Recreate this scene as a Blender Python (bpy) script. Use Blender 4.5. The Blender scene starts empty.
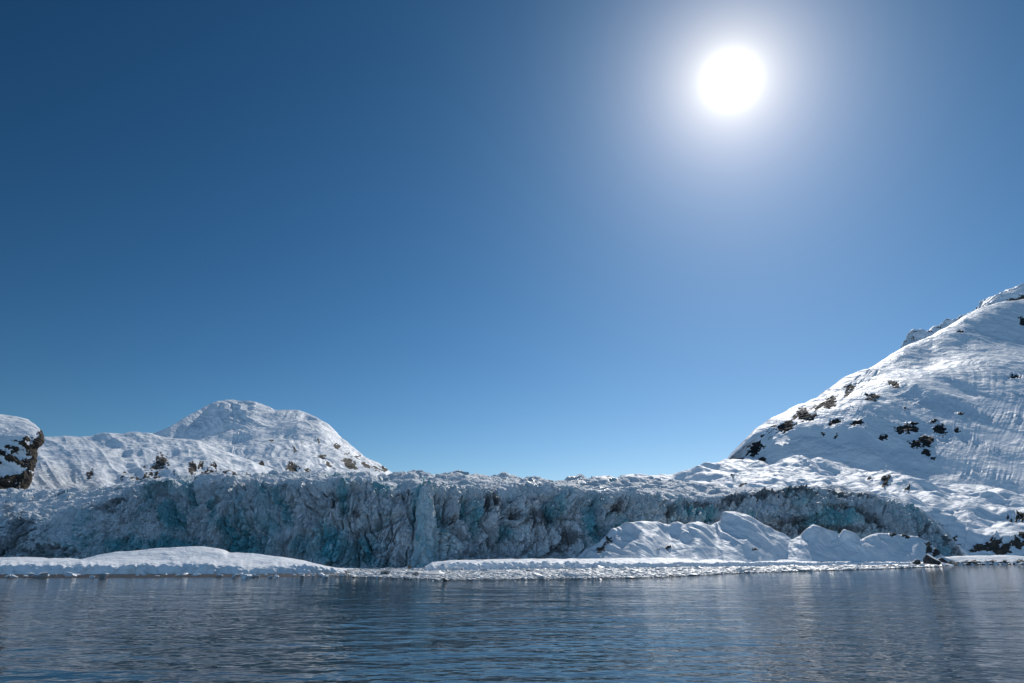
import bpy, math
import numpy as np

# ------------------------------------------------------------------ camera, sky, sun, exposure
sc = bpy.context.scene
FPX = 683.0
HOR = 556.0
PITCH = math.atan((HOR - 341.5) / FPX)
CAMH = 5.0
SUN_AZ, SUN_EL = math.radians(20.9), math.radians(36.5)

cam = bpy.data.cameras.new('camera')
camo = bpy.data.objects.new('camera', cam)
sc.collection.objects.link(camo)
sc.camera = camo
cam.sensor_width = 36
cam.lens = FPX * 36 / 1024
cam.clip_start = 0.5
cam.clip_end = 60000
camo.location = (0, 0, CAMH)
camo.rotation_euler = (math.pi / 2 + PITCH, 0, 0)

SUN_DIR = (math.sin(SUN_AZ) * math.cos(SUN_EL), math.cos(SUN_AZ) * math.cos(SUN_EL), math.sin(SUN_EL))
w = bpy.data.worlds.new('World')
sc.world = w
w.use_nodes = True
nt = w.node_tree
nt.nodes.clear()
LK = nt.links.new


def wn(t, **k):
    n = nt.nodes.new(t)
    for a, b in k.items():
        setattr(n, a, b)
    return n


def wmath(op, a, b=None):
    n = wn('ShaderNodeMath', operation=op)
    for i, v in enumerate((a, b)):
        if v is None:
            continue
        if isinstance(v, (int, float)):
            n.inputs[i].default_value = v
        else:
            LK(v, n.inputs[i])
    return n.outputs[0]


sky = wn('ShaderNodeTexSky', sky_type='NISHITA', sun_disc=False, sun_elevation=SUN_EL, sun_rotation=SUN_AZ,
         air_density=1.0, dust_density=1.0, ozone_density=3.0, altitude=2000)
# deep polar-clear sky: contrast curve on the physical sky, then the bright air around the sun
sep = wn('ShaderNodeSeparateColor')
LK(sky.outputs[0], sep.inputs[0])
comb = wn('ShaderNodeCombineColor')
geo = wn('ShaderNodeNewGeometry')
dot = wn('ShaderNodeVectorMath', operation='DOT_PRODUCT')
tcw = wn('ShaderNodeTexCoord')
LK(tcw.outputs['Generated'], dot.inputs[0])
dot.inputs[1].default_value = SUN_DIR
ang = wmath('ARCCOSINE', wmath('MINIMUM', dot.outputs['Value'], 1.0))


def fall(scale, amp):
    return wmath('MULTIPLY', wmath('EXPONENT', wmath('MULTIPLY', ang, -1.0 / scale)), amp)


core = fall(.008, 120.0)
# the sky opposite the sun brightens again (it is what lights the shaded ice)
anti = wn('ShaderNodeMapRange', interpolation_type='SMOOTHSTEP')
LK(dot.outputs['Value'], anti.inputs['Value'])
for _k, _v in (('From Min', .30), ('From Max', -.35), ('To Min', 0.0), ('To Max', 1.0)):
    anti.inputs[_k].default_value = _v
# per channel: the gains are on the x10 scale because the Background strength is 0.1
for i, (g, k, b, amp, b2, av) in enumerate(((1.95, 1.45, .050, 1.45, 4.0, .19), (1.53, 1.17, .050, 1.28, 3.0, .345), (1.5, 1.03, .058, .95, 3.0, .55))):
    v = wmath('MULTIPLY', wmath('POWER', wmath('MULTIPLY', sep.outputs[i], 0.1), g), k * 10)
    v = wmath('MULTIPLY', v, fall(b2, 1.0))
    v = wmath('ADD', v, fall(b, amp * 10))
    v = wmath('ADD', v, wmath('MULTIPLY', anti.outputs['Result'], av * 10))
    v = wmath('ADD', v, core)
    LK(v, comb.inputs[i])
bg = wn('ShaderNodeBackground')
bg.inputs[1].default_value = 0.1
wo = wn('ShaderNodeOutputWorld')
LK(comb.outputs[0], bg.inputs[0])
LK(bg.outputs[0], wo.inputs[0])

sun = bpy.data.lights.new('sun', 'SUN')
sun.energy = 3.3
sun.angle = math.radians(0.53)
sun.color = (1.0, 0.955, 0.90)
suno = bpy.data.objects.new('sun', sun)
sc.collection.objects.link(suno)
suno.rotation_euler = (math.pi / 2 - SUN_EL, 0, math.pi - SUN_AZ)
suno.location = (1500, 4000, 3000)

sc.render.engine = 'CYCLES'
sc.cycles.max_bounces = 6
sc.cycles.diffuse_bounces = 3
sc.view_settings.view_transform = 'Standard'
sc.view_settings.look = 'None'
sc.view_settings.gamma = 1
sc.view_settings.exposure = 0.0

# ------------------------------------------------------------------ noise tools
_r = np.random.RandomState(7)
PERM = np.concatenate([_r.permutation(256)] * 3).astype(np.int64)
_g = _r.normal(size=(256, 3))
GRAD = _g / np.linalg.norm(_g, axis=1)[:, None]


def hsh(ix, iy, iz):
    return PERM[PERM[PERM[ix & 255] + (iy & 255)] + (iz & 255)]


def perlin(p):
    p = np.asarray(p, float)
    i = np.floor(p).astype(np.int64)
    f = p - i
    u = f * f * f * (f * (f * 6 - 15) + 10)
    out = 0
    for dx in (0, 1):
        for dy in (0, 1):
            for dz in (0, 1):
                g = GRAD[hsh(i[..., 0] + dx, i[..., 1] + dy, i[..., 2] + dz)]
                d = f - np.array([dx, dy, dz])
                wgt = ((u[..., 0] if dx else 1 - u[..., 0]) * (u[..., 1] if dy else 1 - u[..., 1])
                       * (u[..., 2] if dz else 1 - u[..., 2]))
                out = out + wgt * (g * d).sum(-1)
    return out * 1.5


def fbm(p, octv=4, gain=.5, lac=2.03):
    a, s, out = 1.0, 1.0, 0
    for k in range(octv):
        out = out + a * perlin(p * s + k * 17.3)
        a *= gain
        s *= lac
    return out


def ridged(p, octv=4, gain=.5):
    a, s, out = 1.0, 1.0, 0
    for k in range(octv):
        out = out + a * (1 - 2 * np.abs(perlin(p * s + k * 11.7)))
        a *= gain
        s *= 2.1
    return out


def worley(p):
    """f1, f2, a random value per cell and a plane tilt per cell (for faceted blocks)"""
    p = np.asarray(p, float)
    i = np.floor(p).astype(np.int64)
    f1 = np.full(p.shape[:-1], 9.0)
    f2 = np.full(p.shape[:-1], 9.0)
    cr = np.zeros(p.shape[:-1])
    tilt = np.zeros(p.shape[:-1])
    for dx in (-1, 0, 1):
        for dy in (-1, 0, 1):
            for dz in (-1, 0, 1):
                c = i + np.array([dx, dy, dz])
                h = hsh(c[..., 0], c[..., 1], c[..., 2])
                off = np.stack([PERM[h], PERM[h + 71], PERM[h + 139]], -1) / 255.0
                d = p - (c + off)
                dd = np.sqrt((d * d).sum(-1))
                t = (GRAD[PERM[h + 33]] * d).sum(-1)
                near = dd < f1
                f2 = np.where(near, f1, np.minimum(f2, dd))
                cr = np.where(near, PERM[h + 200] / 255.0, cr)
                tilt = np.where(near, t, tilt)
                f1 = np.where(near, dd, f1)
    return f1, f2, cr, tilt


def sstep(a, b, x):
    t = np.clip((x - a) / (b - a), 0, 1)
    return t * t * (3 - 2 * t)


# ------------------------------------------------------------------ survey: bearing/height as seen from the boat -> metres
cp, sp = math.cos(PITCH), math.sin(PITCH)


def at(px, py, D):
    """the place at forward distance D that lies on this line of sight"""
    px, py, D = np.broadcast_arrays(np.asarray(px, float), np.asarray(py, float), np.asarray(D, float))
    u = (px - 512) / FPX
    v = (341.5 - py) / FPX
    den = cp - v * sp
    return np.stack([u * D / den, D, CAMH + D * (v * cp + sp) / den], -1)


def atz(px, z, D):
    """the place at forward distance D and height z on this bearing"""
    px, z, D = np.broadcast_arrays(np.asarray(px, float), np.asarray(z, float), np.asarray(D, float))
    k = (z - CAMH) / D
    v = (k * cp - sp) / (cp + k * sp)
    return np.stack([(px - 512) / FPX * D / (cp - v * sp), D, z], -1)


def topx(P):
    """inverse survey, used only to find where a known outcrop lies on a slope"""
    x, y, z = P[..., 0], P[..., 1], P[..., 2] - CAMH
    dz = y * cp + z * sp
    return 512 + FPX * x / dz, 341.5 - FPX * (-y * sp + z * cp) / dz


def poly(x, pts):
    a = np.array(pts, float)
    return np.interp(x, a[:, 0], a[:, 1])


def smooth(a, n):
    if n < 2:
        return a
    k = np.hanning(n + 2)[1:-1]
    k /= k.sum()
    pad = np.pad(a, (n, n), mode='edge')
    return np.convolve(pad, k, 'same')[n:-n]


def loft(rows, counts):
    """rows: list of (nu,3); Catmull-Rom between them -> (nv,nu,3)"""
    out = []
    n = len(rows)
    for i in range(n - 1):
        p1, p2 = rows[i], rows[i + 1]
        p0 = rows[i - 1] if i > 0 else 2 * p1 - p2
        p3 = rows[i + 2] if i + 2 < n else 2 * p2 - p1
        L = np.linalg.norm(p2 - p1, axis=1)[:, None] + 1e-6
        L0 = np.linalg.norm(p1 - p0, axis=1)[:, None] + 1e-6
        L3 = np.linalg.norm(p3 - p2, axis=1)[:, None] + 1e-6
        m1 = ((p1 - p0) / L0 + (p2 - p1) / L) * .5 * L
        m2 = ((p2 - p1) / L + (p3 - p2) / L3) * .5 * L
        for t in np.linspace(0, 1, counts[i], endpoint=(i == n - 2)):
            out.append((2 * t ** 3 - 3 * t * t + 1) * p1 + (t ** 3 - 2 * t * t + t) * m1
                       + (-2 * t ** 3 + 3 * t * t) * p2 + (t ** 3 - t * t) * m2)
    return np.array(out)


def normals(P):
    du = np.gradient(P, axis=1)
    dv = np.gradient(P, axis=0)
    n = np.cross(du, dv)
    return n / (np.linalg.norm(n, axis=-1)[..., None] + 1e-9)


def link(o, parent=None):
    sc.collection.objects.link(o)
    if parent is not None:
        o.parent = parent
    return o


def tag(o, label=None, cat=None, group=None, kind=None):
    if label:
        o['label'] = label
    if cat:
        o['category'] = cat
    if group:
        o['group'] = group
    if kind:
        o['kind'] = kind
    return o


def mesh_grid(name, P, mat, attrs=None, parent=None, smooth_shade=True):
    nv, nu = P.shape[:2]
    me = bpy.data.meshes.new(name)
    me.vertices.add(nv * nu)
    me.vertices.foreach_set('co', P.reshape(-1).astype(np.float32))
    idx = np.arange(nv * nu).reshape(nv, nu)
    q = np.stack([idx[:-1, :-1], idx[:-1, 1:], idx[1:, 1:], idx[1:, :-1]], -1).reshape(-1)
    nf = (nv - 1) * (nu - 1)
    me.loops.add(nf * 4)
    me.loops.foreach_set('vertex_index', q.astype(np.int32))
    me.polygons.add(nf)
    me.polygons.foreach_set('loop_start', (np.arange(nf) * 4).astype(np.int32))
    me.polygons.foreach_set('use_smooth', np.full(nf, smooth_shade))
    me.update(calc_edges=True)
    for k, v in (attrs or {}).items():
        a = me.attributes.new(k, 'FLOAT', 'POINT')
        a.data.foreach_set('value', np.clip(v, 0, 1).reshape(-1).astype(np.float32))
    me.materials.append(mat)
    return link(bpy.data.objects.new(name, me), parent)


def mesh_raw(name, V, Fc, mat, parent=None, smooth_shade=False, attrs=None):
    """V (n,3), Fc (m,3) triangles"""
    me = bpy.data.meshes.new(name)
    me.vertices.add(len(V))
    me.vertices.foreach_set('co', np.asarray(V, np.float32).reshape(-1))
    m, k = Fc.shape
    me.loops.add(m * k)
    me.loops.foreach_set('vertex_index', Fc.reshape(-1).astype(np.int32))
    me.polygons.add(m)
    me.polygons.foreach_set('loop_start', (np.arange(m) * k).astype(np.int32))
    me.polygons.foreach_set('use_smooth', np.full(m, smooth_shade))
    me.update(calc_edges=True)
    for kk, v in (attrs or {}).items():
        a = me.attributes.new(kk, 'FLOAT', 'POINT')
        a.data.foreach_set('value', np.clip(v, 0, 1).reshape(-1).astype(np.float32))
    me.materials.append(mat)
    o = bpy.data.objects.new(name, me)
    return link(o, parent)


# ------------------------------------------------------------------ materials
class M:
    def __init__(s, name):
        s.m = bpy.data.materials.new(name)
        s.m.use_nodes = True
        s.t = s.m.node_tree
        s.t.nodes.clear()
        s.out = s.n('ShaderNodeOutputMaterial')
        s.b = s.n('ShaderNodeBsdfPrincipled')
        s.l(s.b.outputs[0], s.out.inputs[0])
        s.pos = s.n('ShaderNodeNewGeometry').outputs['Position']

    def n(s, t, **k):
        x = s.t.nodes.new(t)
        for a, b in k.items():
            setattr(x, a, b)
        return x

    def l(s, a, b):
        s.t.links.new(a, b)

    def val(s, sock, v):
        if isinstance(v, (int, float, tuple)):
            sock.default_value = v if not (isinstance(v, tuple) and len(v) == 3 and sock.type == 'RGBA') else v + (1,)
        else:
            s.l(v, sock)

    def noise(s, scale, detail=4, rough=.55, sc3=None, vec=None, typ=None):
        x = s.n('ShaderNodeTexNoise')
        x.inputs['Scale'].default_value = scale
        x.inputs['Detail'].default_value = detail
        x.inputs['Roughness'].default_value = rough
        v = vec or s.pos
        if sc3:
            mp = s.n('ShaderNodeMapping')
            mp.inputs['Scale'].default_value = sc3
            s.l(v, mp.inputs[0])
            v = mp.outputs[0]
        s.l(v, x.inputs['Vector'])
        return x.outputs['Fac']

    def math(s, op, a, b=0.0, clamp=False):
        x = s.n('ShaderNodeMath', operation=op, use_clamp=clamp)
        s.val(x.inputs[0], a)
        s.val(x.inputs[1], b)
        return x.outputs[0]

    def ramp(s, v, a, b, lo=0.0, hi=1.0):
        x = s.n('ShaderNodeMapRange', interpolation_type='SMOOTHSTEP')
        s.val(x.inputs['Value'], v)
        for k, q in (('From Min', a), ('From Max', b), ('To Min', lo), ('To Max', hi)):
            x.inputs[k].default_value = q
        return x.outputs['Result']

    def mix(s, f, a, b):
        x = s.n('ShaderNodeMix', data_type='RGBA')
        s.val(x.inputs[0], f)
        s.val(x.inputs[6], a)
        s.val(x.inputs[7], b)
        return x.outputs[2]

    def attr(s, name):
        x = s.n('ShaderNodeAttribute', attribute_name=name)
        return x.outputs['Fac']

    def bump(s, h, dist, strength=1.0, normal=None):
        x = s.n('ShaderNodeBump')
        x.inputs['Strength'].default_value = strength
        x.inputs['Distance'].default_value = dist
        s.l(h, x.inputs['Height'])
        if normal is not None:
            s.l(normal, x.inputs['Normal'])
        return x.outputs[0]

    def nz(s):
        g = s.n('ShaderNodeNewGeometry')
        x = s.n('ShaderNodeSeparateXYZ')
        s.l(g.outputs['Normal'], x.inputs[0])
        return x.outputs[2]


def snow_mat(name, fine, rockcol=(.035, .033, .034), rockcol2=(.10, .085, .065)):
    """wind-packed snow with bare rock where the attribute 'rock' says so; fine = metres of the finest drift texture"""
    m = M(name)
    big = m.noise(1 / (fine * 12), 5, .6)
    n1 = m.noise(1 / (fine * 3), 5, .62)
    n2 = m.noise(1 / fine, 4, .6)
    rk = m.math('ADD', m.attr('rock'), m.math('MULTIPLY', m.math('SUBTRACT', n2, .5), 1.5))
    rk = m.math('ADD', rk, m.math('MULTIPLY', m.math('SUBTRACT', n1, .5), 2.0))
    rk = m.math('MULTIPLY', m.ramp(rk, .55, .66), m.ramp(m.attr('rock'), .04, .16))
    snow = m.mix(m.ramp(big, .35, .7), (.74, .79, .85), (.84, .865, .89))
    rock = m.mix(m.ramp(n1, .35, .7), rockcol, rockcol2)
    m.l(m.mix(rk, snow, rock), m.b.inputs['Base Color'])
    m.l(m.ramp(rk, 0, 1, .62, .9), m.b.inputs['Roughness'])
    m.b.inputs['Specular IOR Level'].default_value = .25
    h = m.math('ADD', m.math('MULTIPLY', n1, fine * 1.0), m.math('MULTIPLY', n2, fine * .35))
    h = m.math('MULTIPLY', h, m.ramp(m.noise(1 / (fine * 9), 3, .5), .35, .65, .15, 1.15))
    m.l(m.bump(h, 1.0, .8), m.b.inputs['Normal'])
    return m.m


def ice_mat():
    m = M('glacier_ice')
    n_big = m.noise(.05, 5, .6, sc3=(1, 1, .45))
    n_mid = m.noise(.22, 5, .62, sc3=(1, 1, .4))
    n_fin = m.noise(.9, 5, .65, sc3=(1, 1, .6))
    blue = m.math('ADD', m.attr('blue'), m.math('MULTIPLY', m.math('SUBTRACT', n_mid, .5), .9))
    blue = m.math('ADD', blue, m.math('MULTIPLY', m.math('SUBTRACT', n_big, .5), .8))
    blue = m.ramp(blue, .12, 1.25)
    c = m.mix(blue, (.68, .76, .81), (.10, .44, .52))
    n_v = m.noise(.55, 5, .7, sc3=(1, 1, .35))
    c = m.mix(m.ramp(n_v, .38, .62, 0, .6), c, m.mix(.35, c, (.02, .05, .08)))
    c = m.mix(m.ramp(n_v, .42, .32, 0, .8), c, (.80, .86, .89))
    dn = m.math('ADD', m.attr('dirt_shade'), m.math('MULTIPLY', m.math('SUBTRACT', n_fin, .5), 1.1))
    dn = m.math('ADD', dn, m.math('MULTIPLY', m.math('SUBTRACT', n_mid, .5), .7))
    dn = m.ramp(dn, .35, .8, 0, .8)
    c = m.mix(dn, c, m.mix(m.ramp(n_mid, .4, .65), (.05, .062, .075), (.17, .18, .19)))  # debris colour, also used for the dark painted into the lump gaps
    sn = m.math('ADD', m.nz(), m.math('MULTIPLY', m.math('SUBTRACT', n_fin, .5), .35))
    sn = m.math('ADD', sn, m.math('MULTIPLY', m.attr('drift'), .22))
    sn = m.math('MULTIPLY', m.ramp(sn, .40, .66), m.ramp(m.attr('dirt_shade'), .5, .95, 1, .35))
    sn = m.math('MULTIPLY', sn, m.ramp(m.attr('drift'), .0, .4))
    c = m.mix(sn, c, (.74, .79, .84))
    m.l(c, m.b.inputs['Base Color'])
    m.l(m.ramp(sn, 0, 1, .35, .65), m.b.inputs['Roughness'])
    m.b.inputs['Specular IOR Level'].default_value = .3
    n_gr = m.noise(2.2, 3, .6)
    h = m.math('ADD', m.math('MULTIPLY', n_mid, 2.2), m.math('MULTIPLY', n_fin, 1.3))
    h = m.math('ADD', h, m.math('MULTIPLY', n_gr, .35))
    mp = m.n('ShaderNodeMapping')
    mp.inputs['Scale'].default_value = (1, 1, .45)
    m.l(m.pos, mp.inputs[0])
    vo = m.n('ShaderNodeTexVoronoi', distance='CHEBYCHEV')
    vo.inputs['Scale'].default_value = .55
    m.l(mp.outputs[0], vo.inputs['Vector'])
    h = m.math('ADD', h, m.math('MULTIPLY', vo.outputs['Distance'], 1.1))
    m.l(m.bump(h, 1.0, 1.0), m.b.inputs['Normal'])
    return m.m


def water_mat():
    m = M('fjord_water')
    b = m.b
    b.inputs['Base Color'].default_value = (.006, .014, .017, 1)
    b.inputs['Roughness'].default_value = .05
    b.inputs['IOR'].default_value = 1.333
    b.inputs['Specular IOR Level'].default_value = .4
    warp = m.noise(.05, 2, .5)
    h = None
    for scl, sc3, amp, det in ((.055, (.6, 1, 1), .22, 2), (.17, (.7, 1, 1), .21, 2), (.50, (.62, 1, 1), .15, 2), (1.3, (.6, 1, 1), .045, 2),
                               (4.5, (.6, 1, 1), .003, 2)):
        x = m.math('MULTIPLY', m.noise(scl, det, .55, sc3=sc3), amp)
        h = x if h is None else m.math('ADD', h, x)
    # calmer and choppier lanes
    lane = m.ramp(m.noise(.012, 3, .5, sc3=(.5, 1, 1)), .35, .65, .65, 1.15)
    h = m.math('MULTIPLY', h, lane)
    m.l(m.bump(h, 1.0, 1.0), b.inputs['Normal'])
    return m.m


def simple_mat(name, c1, c2, scale, rough=.7, bump=.1, t=(.35, .65)):
    m = M(name)
    n = m.noise(scale, 5, .6)
    m.l(m.mix(m.ramp(n, *t), c1, c2), m.b.inputs['Base Color'])
    m.b.inputs['Roughness'].default_value = rough
    m.b.inputs['Specular IOR Level'].default_value = .3
    m.l(m.bump(n, bump, 1.0), m.b.inputs['Normal'])
    return m.m


def capped_mat(name, rock1, rock2, scale, z0=.45, z1=.7):
    """stone that carries snow on its upward faces"""
    m = M(name)
    n = m.noise(scale, 5, .6)
    s_ = m.math('ADD', m.nz(), m.math('MULTIPLY', m.math('SUBTRACT', n, .5), .5))
    c = m.mix(m.ramp(s_, z0, z1), m.mix(m.ramp(n, .4, .6), rock1, rock2), (.83, .85, .88))
    m.l(c, m.b.inputs['Base Color'])
    m.b.inputs['Roughness'].default_value = .75
    m.l(m.bump(n, .3, 1.0), m.b.inputs['Normal'])
    return m.m


SNOW_FAR = snow_mat('snow_far', 5.0)
SNOW_RIGHT = snow_mat('snow_right', 5.0, (.013, .013, .015), (.036, .034, .032))
SNOW_MID = snow_mat('snow_mid', 2.2)
SNOW_KNOLL = snow_mat('snow_knoll', 2.0, (.016, .016, .018), (.075, .06, .042))
SNOW_NEAR = snow_mat('snow_near', .7)
ICE = ice_mat()
WATER = water_mat()


def spots(P, lst, soft=.5):
    """outcrop mask: lst of (px, py, rx, ry, angle_deg)"""
    px, py = topx(P)
    out = np.zeros(P.shape[:2])
    q = np.stack([px * .22, py * .35, 0 * px], -1)
    wx = fbm(q, 3, .65)
    wy = fbm(q + 50, 3, .65)
    px = px + 3.2 * wx
    py = py + 1.9 * wy
    for s in lst:
        cx, cy, rx, ry = s[:4]
        a = math.radians(s[4] if len(s) > 4 else 0)
        dx, dy = px - cx, py - cy
        u = (dx * math.cos(a) - dy * math.sin(a)) / rx
        v = (dx * math.sin(a) + dy * math.cos(a)) / ry
        out = np.maximum(out, 1 - sstep(1 - soft, 1 + soft, np.sqrt(u * u + v * v)))
    return out


# ------------------------------------------------------------------ water
def build_water():
    # dense enough near the boat that the long swell is real relief
    xs = np.concatenate([-np.geomspace(9000, 60, 40), np.linspace(-55, 55, 80), np.geomspace(60, 9000, 40)])
    ys = np.concatenate([[-300, -100, -30], np.linspace(0, 200, 400), np.geomspace(203, 20000, 60)])
    X, Y = np.meshgrid(xs, ys)
    near = 1 - sstep(90, 190, np.hypot(X, Y))
    Z = .05 * fbm(np.stack([X * .06, Y * .22, X * 0], -1), 2) * near
    P = np.stack([X, Y, Z], -1)
    o = mesh_grid('water', P, WATER)
    tag(o, 'dark blue rippled fjord water in front of the glacier', 'water', kind='structure')


build_water()

# ------------------------------------------------------------------ right-hand mountain
R_FOOT = [(560, 470), (724, 464.5), (771, 463.5), (814, 461), (868, 472), (915, 479), (966, 485), (1024, 492), (1300, 505)]
R_NEAR = [(560, 472), (700, 468), (724, 464.5), (730.5, 455), (747, 440), (771, 421.5), (788, 411.4), (814.6, 401), (831.5, 389.5),
          (855, 377.7), (882, 362.6), (902, 351), (929, 340.5), (946, 329), (959, 320.5), (976, 313), (990, 309),
          (1006, 306), (1024, 305), (1100, 300), (1300, 290)]
R_MID = [(560, 471), (724, 464.5), (747, 448), (771, 436), (814, 417), (868, 402), (915, 394), (966, 390), (1024, 384), (1300, 375)]


def build_right():
    px = np.linspace(700, 1180, 900)
    Dm = [(560, 880), (724, 882), (860, 900), (1024, 1000), (1300, 1050)]
    Dr = [(560, 890), (724, 895), (771, 1000), (831, 1160), (902, 1460), (1024, 1860), (1300, 2250)]
    Df = [(560, 865), (724, 872), (870, 790), (1024, 720), (1300, 660)]
    ridge = smooth(poly(px, R_NEAR), 7)
    r_f = at(px, smooth(poly(px, R_FOOT), 25) + 3, poly(px, Df) - 20)
    r_m = at(px, smooth(poly(px, R_MID), 25), poly(px, Dm))
    r_u = at(px, (poly(px, R_MID) * .45 + ridge * .55), poly(px, Dm) * .5 + poly(px, Dr) * .5 - 40)
    r_r = at(px, ridge, poly(px, Dr))
    r_b = r_r + np.array([60, 350, -120])
    P = loft([r_f, r_m, r_u, r_r, r_b], [300, 170, 170, 30])
    nv = P.shape[0]
    N = normals(P)
    N *= np.sign(N[..., 2:3] + 1e-9)
    px_, py_ = topx(P)
    v = np.arange(nv)[:, None] / nv * np.ones(len(px))
    taper = 1 - .75 * sstep(560 / 670, 640 / 670, v)
    # broad rolls, drift ribs that run down the slope, small hummocks
    amp = sstep(724, 800, px)[None] * .8 + .2
    S = P * np.array([1, 1, 1.])
    down = np.stack([(px_ + .42 * py_) * .14 + 1.3 * fbm(S * np.array([.010, .004, .005]), 2), py_ * .008, 0 * px_], -1)
    ribs = ridged(down, 3, .55)
    rib_w = sstep(380, 420, py_) * (1 - sstep(470, 490, py_)) * (.55 + .45 * sstep(880, 960, px_))
    rolls = fbm(S * np.array([.007, .003, .004]), 3)
    lower = sstep(330, 400, py_)
    # gently tilted terraces on the upper slope (light bands climbing to the right)
    band = np.stack([(px_ * .55 + py_) * .055 + 1.5 * fbm(S * .004, 2), px_ * .010, py_ * 0], -1)
    bands = ridged(band, 3, .5) * (1 - .7 * sstep(380, 420, py_))
    hum = fbm(S * np.array([.034, .012, .016]), 4)
    d = (rolls * 8 + ribs * 1.1 * rib_w * (.6 + .9 * fbm(S * np.array([.012, .003, .004]), 2)) + bands * 1.6 * (.5 + .9 * fbm(S * .008 + 5, 2)) + hum * 2.1 * (1 - .6 * rib_w) + 4.0 * fbm(S * np.array([.016, .006, .008]) + 20, 2))
    rock = spots(P, [(737, 462, 10, 3, 12), (756, 449, 9, 6, 40), (786, 428, 10, 5, 20), (804, 415, 7, 7, 40),
                     (812, 418, 6, 3, 30), (830, 403, 9, 6, 35), (852, 389, 8, 2.6, 5), (836, 423, 7, 3, 20),
                     (856, 424, 7, 3, 18), (872, 397, 8, 3.6, 5), (894, 386, 6, 3, -30), (911, 427, 9, 6, 10),
                     (900, 429, 4, 4), (884, 437, 5, 3, 10), (940, 428, 7, 5, -20), (926, 440, 8, 6, 10), (916, 443, 6, 4, 20),
                     (927, 452, 5, 3), (933, 457, 3, 2), (934, 420, 5, 2, 25), (957, 429, 2.5, 3), (763, 460, 4, 2.5),
                     (823, 436, 2, 2), (836, 437, 2, 3), (961, 412, 3, 1.6), (1014, 380, 5, 2, 0), (906, 407, 2, 2),
                     (730, 464, 6, 2, 20), (890, 345, 2, 1), (961, 332, 3, 1.5), (1022, 322, 4, 5), (942, 434, 4, 3)], .45)
    rk_rel = ridged(S * .06, 3) * 1.6 - 1.6
    rdg = py_ - ridge[None]
    bandm = np.exp(-((rdg - 11) / 9.0) ** 2) * sstep(722, 732, px_) * (1 - sstep(850, 900, px_))
    q2 = np.stack([(px_ + py_ * .6) * .10, (py_ - px_ * .0 + px_ * .55) * .19, 0 * px_], -1)
    rock = np.maximum(rock, .9 * bandm * sstep(.0, .45, fbm(q2, 3, .6)))
    mid = np.exp(-((px_ - 915) / 34.0) ** 2 - ((py_ - 436) / 16.0) ** 2)
    rock = np.maximum(rock, .75 * mid * sstep(.25, .7, fbm(q2 + 7, 3, .6)))
    d = d * taper * amp * (1 - .5 * rock) + rock * rk_rel
    P = P + N * d[..., None]
    rock = rock + .26 * sstep(.55, 1.1, fbm(S * .045 + 9, 3)) * sstep(390, 410, py_) * (1 - sstep(455, 465, py_))
    o = mesh_grid('mountain', P, SNOW_RIGHT, {'rock': rock})
    tag(o, 'long snow covered mountain slope rising to the right with scattered black outcrops', 'mountain', kind='structure')


build_right()


def build_summit():
    px = np.linspace(960, 1180, 300)
    top = [(960, 325), (970, 316), (976, 312), (982, 304), (990, 298.6), (998, 294), (1006, 290), (1016, 287), (1024, 285), (1100, 272), (1200, 265)]
    t = smooth(poly(px, top), 5)
    P = loft([at(px, np.maximum(t, 318), 2180 + 0 * px), at(px, np.maximum(t + 6, 303), 2300 + 0 * px), at(px, t, 2420 + 0 * px),
              at(px, t + 60, 2900 + 0 * px)], [60, 60, 30])
    N = normals(P)
    N *= np.sign(N[..., 2:3] + 1e-9)
    rock = spots(P, [(997, 307, 6, 3, -5), (1012, 304, 6, 4), (1022, 301, 7, 4, 10), (1035, 300, 10, 5), (985, 309, 4, 3)], .5)
    P = P + N * ((fbm(P * .012, 4) * 12 + ridged(P * .03, 3) * 3)[..., None])
    o = mesh_grid('mountain_summit', P, SNOW_FAR, {'rock': rock})
    tag(o, 'rounded snowy summit peeking over the right slope at the photo edge', 'mountain', kind='structure')
    px = np.linspace(880, 985, 260)
    top = [(880, 372), (896, 360), (901, 352), (905, 344), (909, 337), (913, 331.5), (918, 331), (922, 331.5), (925, 334), (929, 331.5), (935, 328), (941, 327),
           (947, 321.5), (952, 322), (957, 320), (962, 317), (968, 316), (974, 312), (985, 306)]
    t = smooth(poly(px, top), 3)
    P = loft([at(px, t + 34, 2380 + 0 * px), at(px, t + 9, 2500 + 0 * px), at(px, t, 2530 + 0 * px), at(px, t + 50, 2700 + 0 * px)],
             [80, 60, 30])
    N = normals(P)
    N *= np.sign(N[..., 2:3] + 1e-9)
    rock = .28 + .35 * fbm(P * .035, 4)
    P = P + N * ((ridged(P * .022, 4) * 7)[..., None])
    o = mesh_grid('mountain_crag', P, SNOW_FAR, {'rock': rock})
    tag(o, 'small dark craggy peak showing behind the right mountain ridge', 'mountain', kind='structure')


build_summit()

# ------------------------------------------------------------------ rolling snow hills between mountain and glacier
GL_CREST = [(-140, 522), (0, 514), (40, 511), (70, 508), (85, 503), (100, 498), (129, 491), (152, 485), (199, 484), (222, 480),
            (250, 482), (300, 480), (340, 483), (380, 487), (410, 490), (440, 489), (480, 492), (520, 488), (560, 490),
            (600, 492), (632, 495), (660, 500), (700, 500), (735, 494), (770, 490), (800, 490), (825, 489), (850, 493), (888, 499), (908, 506),
            (928, 517), (943, 532), (955, 545), (966, 557), (985, 566)]
GL_BASE_D = [(-140, 470), (0, 420), (60, 395), (200, 350), (330, 318), (430, 318), (560, 355), (700, 410), (850, 452), (968, 465), (1100, 465)]


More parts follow.
